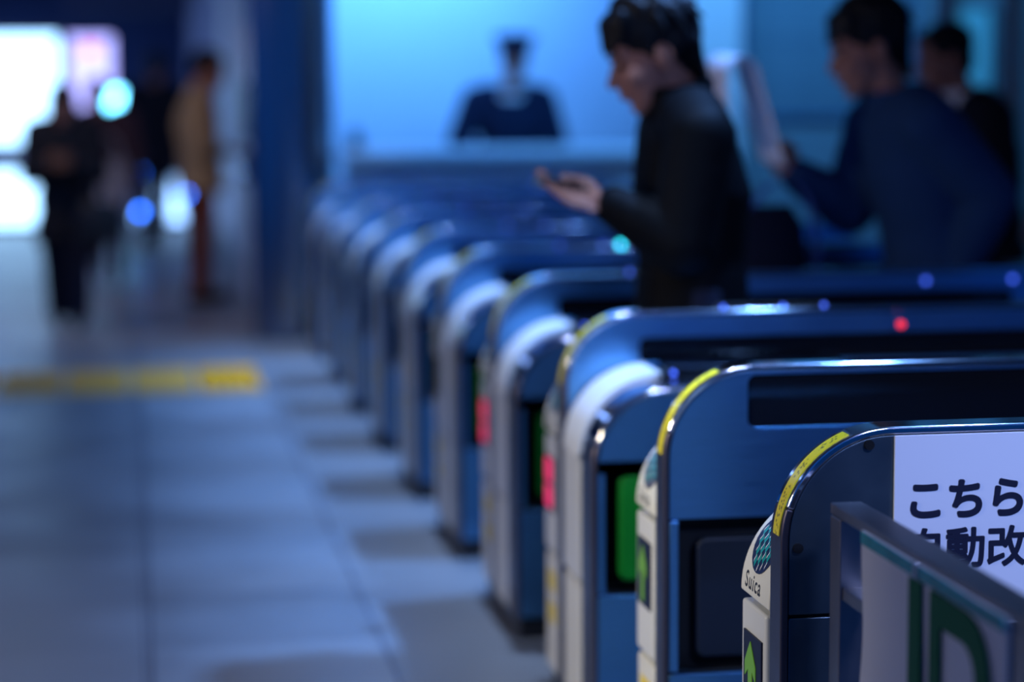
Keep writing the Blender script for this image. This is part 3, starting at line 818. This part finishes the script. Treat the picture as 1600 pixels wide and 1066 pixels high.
# man in black with a phone, in the lane behind the gate with the green flap
yb = 5.385
person('person in a black zip jacket looking down at the phone in his hand', 1.33, yb, 180,
       dict(pelvis=(1.345, yb, .86), chest=(1.345, yb, 1.15), neck=(1.318, yb, 1.365),
            shL=(1.325, 5.225, 1.285), elL=(1.275, 5.18, 1.035), wrL=(1.118, 5.27, 1.131),
            shR=(1.325, 5.53, 1.285), elR=(1.40, 5.51, 1.05), wrR=(1.36, 5.49, .83),
            hipL=(1.345, yb-.085, .84), hipR=(1.345, yb+.085, .84),
            knL=(1.24, yb-.08, .47), anL=(1.17, yb-.075, .075), knR=(1.36, yb+.08, .45), anR=(1.50, yb+.075, .09)),
       ((1.243, yb, 1.482), 180, 19, 1.07), h=1.66, coat='cloth_black', legs='cloth_jean', hem=.72, vox=.0065, hair='full', slim=.86, bulk=.030, tall_collar=.042,
       hands=dict(L=dict(d=V(-1, .08, .18), n=V(.15, .55, .85), t=V(-.12, .85, -.35)+V(0, 0, .9), curl=(.22, .32, .25), s=1.08, thumb=(.55, .75, .5), thumb_bend=(1., -.12, .10))))
ph = thing('phone', 'black phone held by the man in the black jacket', 'phone', (1.012, 5.315, 1.172))
bm = bmesh.new(); box(bm, -.066, .060, -.034, .034, -.004, .004); o = finish('case', bm, 'phone', ph, .003)
bm = bmesh.new(); box(bm, -.060, .054, -.030, .030, .0038, .0046); o = finish('screen', bm, 'black_glass', ph)
ph.rotation_euler = (math.radians(-18), math.radians(14), 0)

# man in the slate jacket raising a folded paper
ys = 6.385
person('person in a slate blue-grey jacket holding up a folded white paper', 2.31, ys, 180,
       dict(pelvis=(2.33, ys, .86), chest=(2.265, ys, 1.14), neck=(2.21, ys, 1.365),
            shL=(2.245, 6.215, 1.290), elL=(2.425, 6.20, 1.085), wrL=(2.34, 6.23, .86),
            shR=(2.20, 6.56, 1.285), elR=(2.125, 6.57, 1.035), wrR=(1.935, 6.50, 1.145),
            hipL=(2.33, ys-.085, .84), hipR=(2.33, ys+.085, .84),
            knL=(2.36, ys-.08, .46), anL=(2.50, ys-.075, .09), knR=(2.24, ys+.08, .47), anR=(2.16, ys+.075, .075)),
       ((2.112, ys, 1.507), 180, 12, 1.07), h=1.66, coat='cloth_slate', legs='cloth_jean', hem=.70, vox=.0075, hair='full', bulk=.034, tall_collar=.022,
       hands=dict(R=dict(d=V(-.75, -.1, .6), n=V(.3, -.9, .2), t=V(.5, .2, .85), curl=(.9, 1.0, .6), thumb=(.6, .5, .6), thumb_bend=(.8, -.3, .5))))
pp = thing('folded_paper', 'white folded paper raised in the hand of the slate jacket man', 'paper', (1.865, 6.44, 1.20))
bm = bmesh.new(); prof = bez((0, -.03), (-.03, .06), (-.07, .20), (-.085, .25), 8)+bez((-.085, .25), (-.10, .30), (-.16, .30), (-.175, .25), 10)[1:]+bez((-.175, .25), (-.185, .20), (-.165, .10), (-.16, .02), 8)[1:]
ra, rb = [], []
for (px_, pz_) in prof:
    ra.append(bm.verts.new((px_, -.085+.03*px_, pz_))); rb.append(bm.verts.new((px_-.020, .10, pz_+.012)))
for k in range(len(prof)-1): bm.faces.new((ra[k], ra[k+1], rb[k+1], rb[k]))
sht = finish('sheet', bm, 'paper', pp, smooth=True); md = sht.modifiers.new('t', 'SOLIDIFY'); md.thickness = .0015
bg_ = thing('shoulder_bag', 'dark navy bag with a bright blue strap hanging below the folded paper', 'bag', (1.845, 6.47, .60))
bm = bmesh.new(); loft(bm, [(V(0, 0, 0), .12, .045), (V(0, 0, .03), .14, .06), (V(-.005, 0, .25), .135, .062), (V(-.01, 0, .40), .115, .05), (V(-.01, 0, .455), .08, .02)], V(1, 0, 0), V(0, 1, 0))
finish('bag_body', bm, 'bag_navy', bg_, smooth=True)
bm = bmesh.new(); pts = bez((-.06, .43), (.0, .56), (.10, .56), (.14, .42), 12)
pr = None
for (a, c) in pts+[(.15, .25), (.145, .06)]:
    q = [bm.verts.new((a+dx, dy, c)) for dx, dy in ((-.004, -.022), (.004, -.022), (.004, .022), (-.004, .022))]
    if pr:
        for k in range(4): bm.faces.new((pr[k], pr[(k+1) % 4], q[(k+1) % 4], q[k]))
    else: bm.faces.new(q)
    pr = q
bm.faces.new(pr[::-1]); finish('strap', bm, 'strap_blue', bg_)

# man in the suit
yq = 8.39
person('person in a dark suit with a white shirt collar, at the far right', 3.24, yq, 180,
       dict(pelvis=(3.27, yq, .86), chest=(3.245, yq, 1.15), neck=(3.18, yq, 1.345),
            shL=(3.215, 8.21, 1.275), elL=(3.255, 8.19, 1.02), wrL=(3.17, 8.23, .80),
            shR=(3.215, 8.57, 1.275), elR=(3.255, 8.59, 1.02), wrR=(3.17, 8.55, .80)),
       ((3.085, yq, 1.497), 180, 10, 1.06), h=1.65, coat='cloth_suit', legs='cloth_suit', hem=.72, vox=.010, hair='short', shirt='cloth_shirt', bulk=.028, tall_collar=.034)
person('person in navy with a white collar, cut off by the right edge of the photo', 4.06, 9.40, 180, {},
       ((3.96, 9.40, 1.53), 180, 5, 1.03), h=1.66, coat='cloth_suit', legs='cloth_suit', hem=.75, vox=.012, hair='short', shirt='cloth_shirt', bulk=.025)

# man in khaki at the machine
yk = 14.9
person('person in a khaki jacket and brown trousers using the machine by the wall', .46, yk, 0,
       dict(chest=(.43, yk, 1.16), neck=(.45, yk, 1.36), wrR=(.585, 14.80, .99), elR=(.47, 14.70, 1.02), shR=(.44, 14.72, 1.30), wrL=(.565, 15.0, .985), elL=(.46, 15.12, 1.02), shL=(.44, 15.08, 1.30),
            knL=(.47, yk+.08, .46), anL=(.45, yk+.09, .075), knR=(.45, yk-.08, .46), anR=(.41, yk-.09, .075)),
       ((.512, yk, 1.50), 0, 16, 1.05), h=1.66, coat='cloth_khaki', legs='cloth_brown', hem=.72, vox=.012, hair='short', bulk=.028)

# woman in a dark coat, walking towards the camera
yw = 13.5
r_, D_, i_ = person('person in a long dark coat walking towards the camera, hands at her waist', -.375, yw, -90,
       dict(wrL=(-.325, yw-.20, .955), elL=(-.185, yw-.06, .90), wrR=(-.435, yw-.20, .950), elR=(-.565, yw-.06, .90)),
       ((-.375, yw-.03, 1.295), -90, 14, .97), h=1.44, leg=1.35, coat='cloth_coat', legs='cloth_jean', hem=.50, vox=.012, hair='long', bulk=.030,
       hands=dict(L=dict(d=V(-.7, -.6, .2), n=V(-.4, .3, .8), t=V(-.2, -.5, .8)), R=dict(d=V(.7, -.6, .2), n=V(.4, .3, .8), t=V(.2, -.5, .8))))
bk = thing('wallet', 'tan wallet held in the hands of the woman in the dark coat', 'wallet', (-.40, yw-.29, .985))
boxo('cover', (-.055, .055, -.008, .008, -.04, .04), 'wallet_tan', bk, .004)
hb_ = thing('handbag', 'black handbag at the side of the woman in the dark coat', 'bag', (-.185, yw-.26, .50))
bm = bmesh.new(); loft(bm, [(V(0, 0, 0), .12, .05), (V(0, 0, .04), .135, .065), (V(0, 0, .20), .115, .055), (V(0, 0, .25), .09, .03)], V(1, 0, 0), V(0, 1, 0)); finish('bag_body', bm, 'leather', hb_, smooth=True)
bm = bmesh.new(); pts = bez((-.07, .23), (-.06, .50), (.05, .50), (.06, .23), 14)
chain(bm, [(V(a, 0, c), .008) for a, c in pts]); finish('handle', bm, 'leather', hb_, smooth=True)

# companion behind her
person('person in maroon with a pale bag, half hidden behind the woman in the dark coat', -.17, 16.6, -90, {},
       ((-.215, 16.57, 1.33), -90, 5, 1.), h=1.47, coat='cloth_maroon', legs='cloth_jean', hem=.72, vox=.013, hair='short', bulk=.022, eyes=False)
pb = thing('tote_bag', 'pale tote bag beside the person in maroon', 'bag', (-.13, 16.42, .55))
bm = bmesh.new(); loft(bm, [(V(0, 0, 0), .09, .05), (V(0, 0, .03), .10, .06), (V(0, 0, .32), .10, .04)], V(1, 0, 0), V(0, 1, 0)); finish('bag_body', bm, 'bag_pale', pb, smooth=True)
bm = bmesh.new(); chain(bm, [(V(a, 0, c), .008) for a, c in bez((-.06, .31), (-.05, .55), (.05, .55), (.06, .31), 12)]); finish('handle', bm, 'bag_pale', pb, smooth=True)
# dark figure further back
person('person in black walking away near the round lit sign', 0.21, 19.9, 80, {},
       ((.25, 19.92, 1.55), 80, 8, 1.03), h=1.68, coat='cloth_coat', legs='cloth_jean', hem=.66, vox=.014, hair='short', bulk=.03, eyes=False)
# booth attendant
person('person in a dark uniform and peaked cap standing behind the booth counter', 2.22, 13.35, -90,
       dict(shL=(2.42, 13.35, 1.31), shR=(2.02, 13.35, 1.31), elL=(2.49, 13.32, 1.08), elR=(1.92, 13.32, 1.08), wrL=(2.40, 13.22, .92), wrR=(2.02, 13.22, .92)),
       ((2.25, 13.33, 1.545), -90, 6, 1.0), h=1.64, coat='uniform', legs='uniform', hem=.72, vox=.011, hair='short', bulk=.032, cap='uniform', shirt='cloth_shirt')

# ------------------------------------------------------------------ light
def area(name, loc, target, sx, sy, power, col, spread=180):
    d = bpy.data.lights.new(name, 'AREA'); d.shape = 'RECTANGLE'; d.size = sx; d.size_y = sy; d.energy = power; d.color = col
    d.spread = math.radians(spread)
    o = bpy.data.objects.new(name, d); COL.objects.link(o); o.location = loc
    o.rotation_euler = (Vector(target)-Vector(loc)).to_track_quat('-Z', 'Y').to_euler(); return o
def spot(name, loc, target, power, col, ang, rad=.06, blend=.6):
    d = bpy.data.lights.new(name, 'SPOT'); d.energy = power; d.color = col; d.spot_size = math.radians(ang); d.spot_blend = blend; d.shadow_soft_size = rad
    o = bpy.data.objects.new(name, d); COL.objects.link(o); o.location = loc
    o.rotation_euler = (Vector(target)-Vector(loc)).to_track_quat('-Z', 'Y').to_euler(); return o
BL = (.22, .41, 1)
# two rows of ceiling fittings over the hall
for y, e in ((8, 5), (11, 15), (14, 17), (18, 22), (22, 26), (27, 40), (31, 60)):
    area('ceiling_lamp', (-1.7, y, 2.95), (-1.7, y, 0), .3, 1.4, e, BL)
for y in (4.06, 5.0, 5.98, 6.99, 7.99, 9.0, 10.0, 11.0, 12.0):
    area('ceiling_lamp', (1.0, y, 2.95), (1.12, y, 0), .05, .05, 3.5, (.38, .58, 1), 44)
area('board_fill', (1.7, .7, 2.9), (1.45, 3.2, .8), .5, .3, 12, (.38, .50, 1), 64)  # added fill to brighten the white notice board, not a fitting of the hall
# downlights over the lanes
for y in (3.72, 4.42, 5.40, 6.38, 7.40, 8.40, 9.42, 10.42, 11.4):
    spot('lane_downlight', (1.95, y, 2.9), (.74, y, 0), 470, (.16, .39, 1), 38, .04, 1.)
area('booth_lamp', (1.8, 13.7, 2.85), (1.8, 14.6, 1.6), 1.4, .4, 74, (.09, .33, 1))
area('counter_fill', (2.3, 11.2, 2.9), (2.3, 12.6, .9), 2.2, .3, 46, (.10, .38, 1))  # added fill from above, lifts the counter front and the far gate tops
area('wall_fill', (4.0, 11.3, 2.9), (4.0, 12.8, 1.5), 2.0, .3, 32, (.10, .42, .9))  # added fill so the notice board and walls around it come up brighter
area('hall_lamp_warm', (-3.2, 5.0, 1.5), (.9, 5.4, .5), .6, .6, 13, (1, .84, .66), 108)
area('nose_fill_warm', (-2.2, 2.6, 1.9), (.94, 4.0, .62), .3, .3, 4, (1, .92, .74), 36)  # added narrow warm fill that turns the nearest reader covers cream
area('khaki_fill_warm', (-1.3, 12.6, 2.7), (.4, 14.9, 1.2), .3, .3, 15, (1, .74, .5))  # added warm fill for the khaki jacket man, stands for no visible source
W_ = bpy.data.worlds.new('World'); SC.world = W_; W_.use_nodes = True
bg = W_.node_tree.nodes['Background']; bg.inputs[0].default_value = (.006, .10, .50, 1); bg.inputs[1].default_value = .65

# ------------------------------------------------------------------ camera
cam = bpy.data.cameras.new('camera'); co = bpy.data.objects.new('camera', cam); COL.objects.link(co); SC.camera = co
F = 3556.
y_ = Vector(((200-800)/F, (130-533)/F, 1)).normalized(); h_ = Vector((1, -.005, 0))
dn = y_.cross(h_).normalized()
if dn.y < 0: dn = -dn
z_ = -dn; x_ = y_.cross(z_)
if x_.x < 0: x_ = -x_
right = Vector((x_.x, y_.x, z_.x)); down = Vector((x_.y, y_.y, z_.y)); fwd = Vector((x_.z, y_.z, z_.z))
up = -down; back = -fwd
co.matrix_world = Matrix(((right.x, up.x, back.x, 0), (right.y, up.y, back.y, 0), (right.z, up.z, back.z, 1.42), (0, 0, 0, 1)))
cam.sensor_width = 36; cam.lens = 80; cam.clip_start = .05
cam.dof.use_dof = True; cam.dof.focus_distance = 3.50; cam.dof.aperture_fstop = 1.45; cam.dof.aperture_blades = 0
SC.view_settings.view_transform = 'Standard'; SC.view_settings.look = 'None'; SC.view_settings.exposure = 0; SC.view_settings.gamma = 1
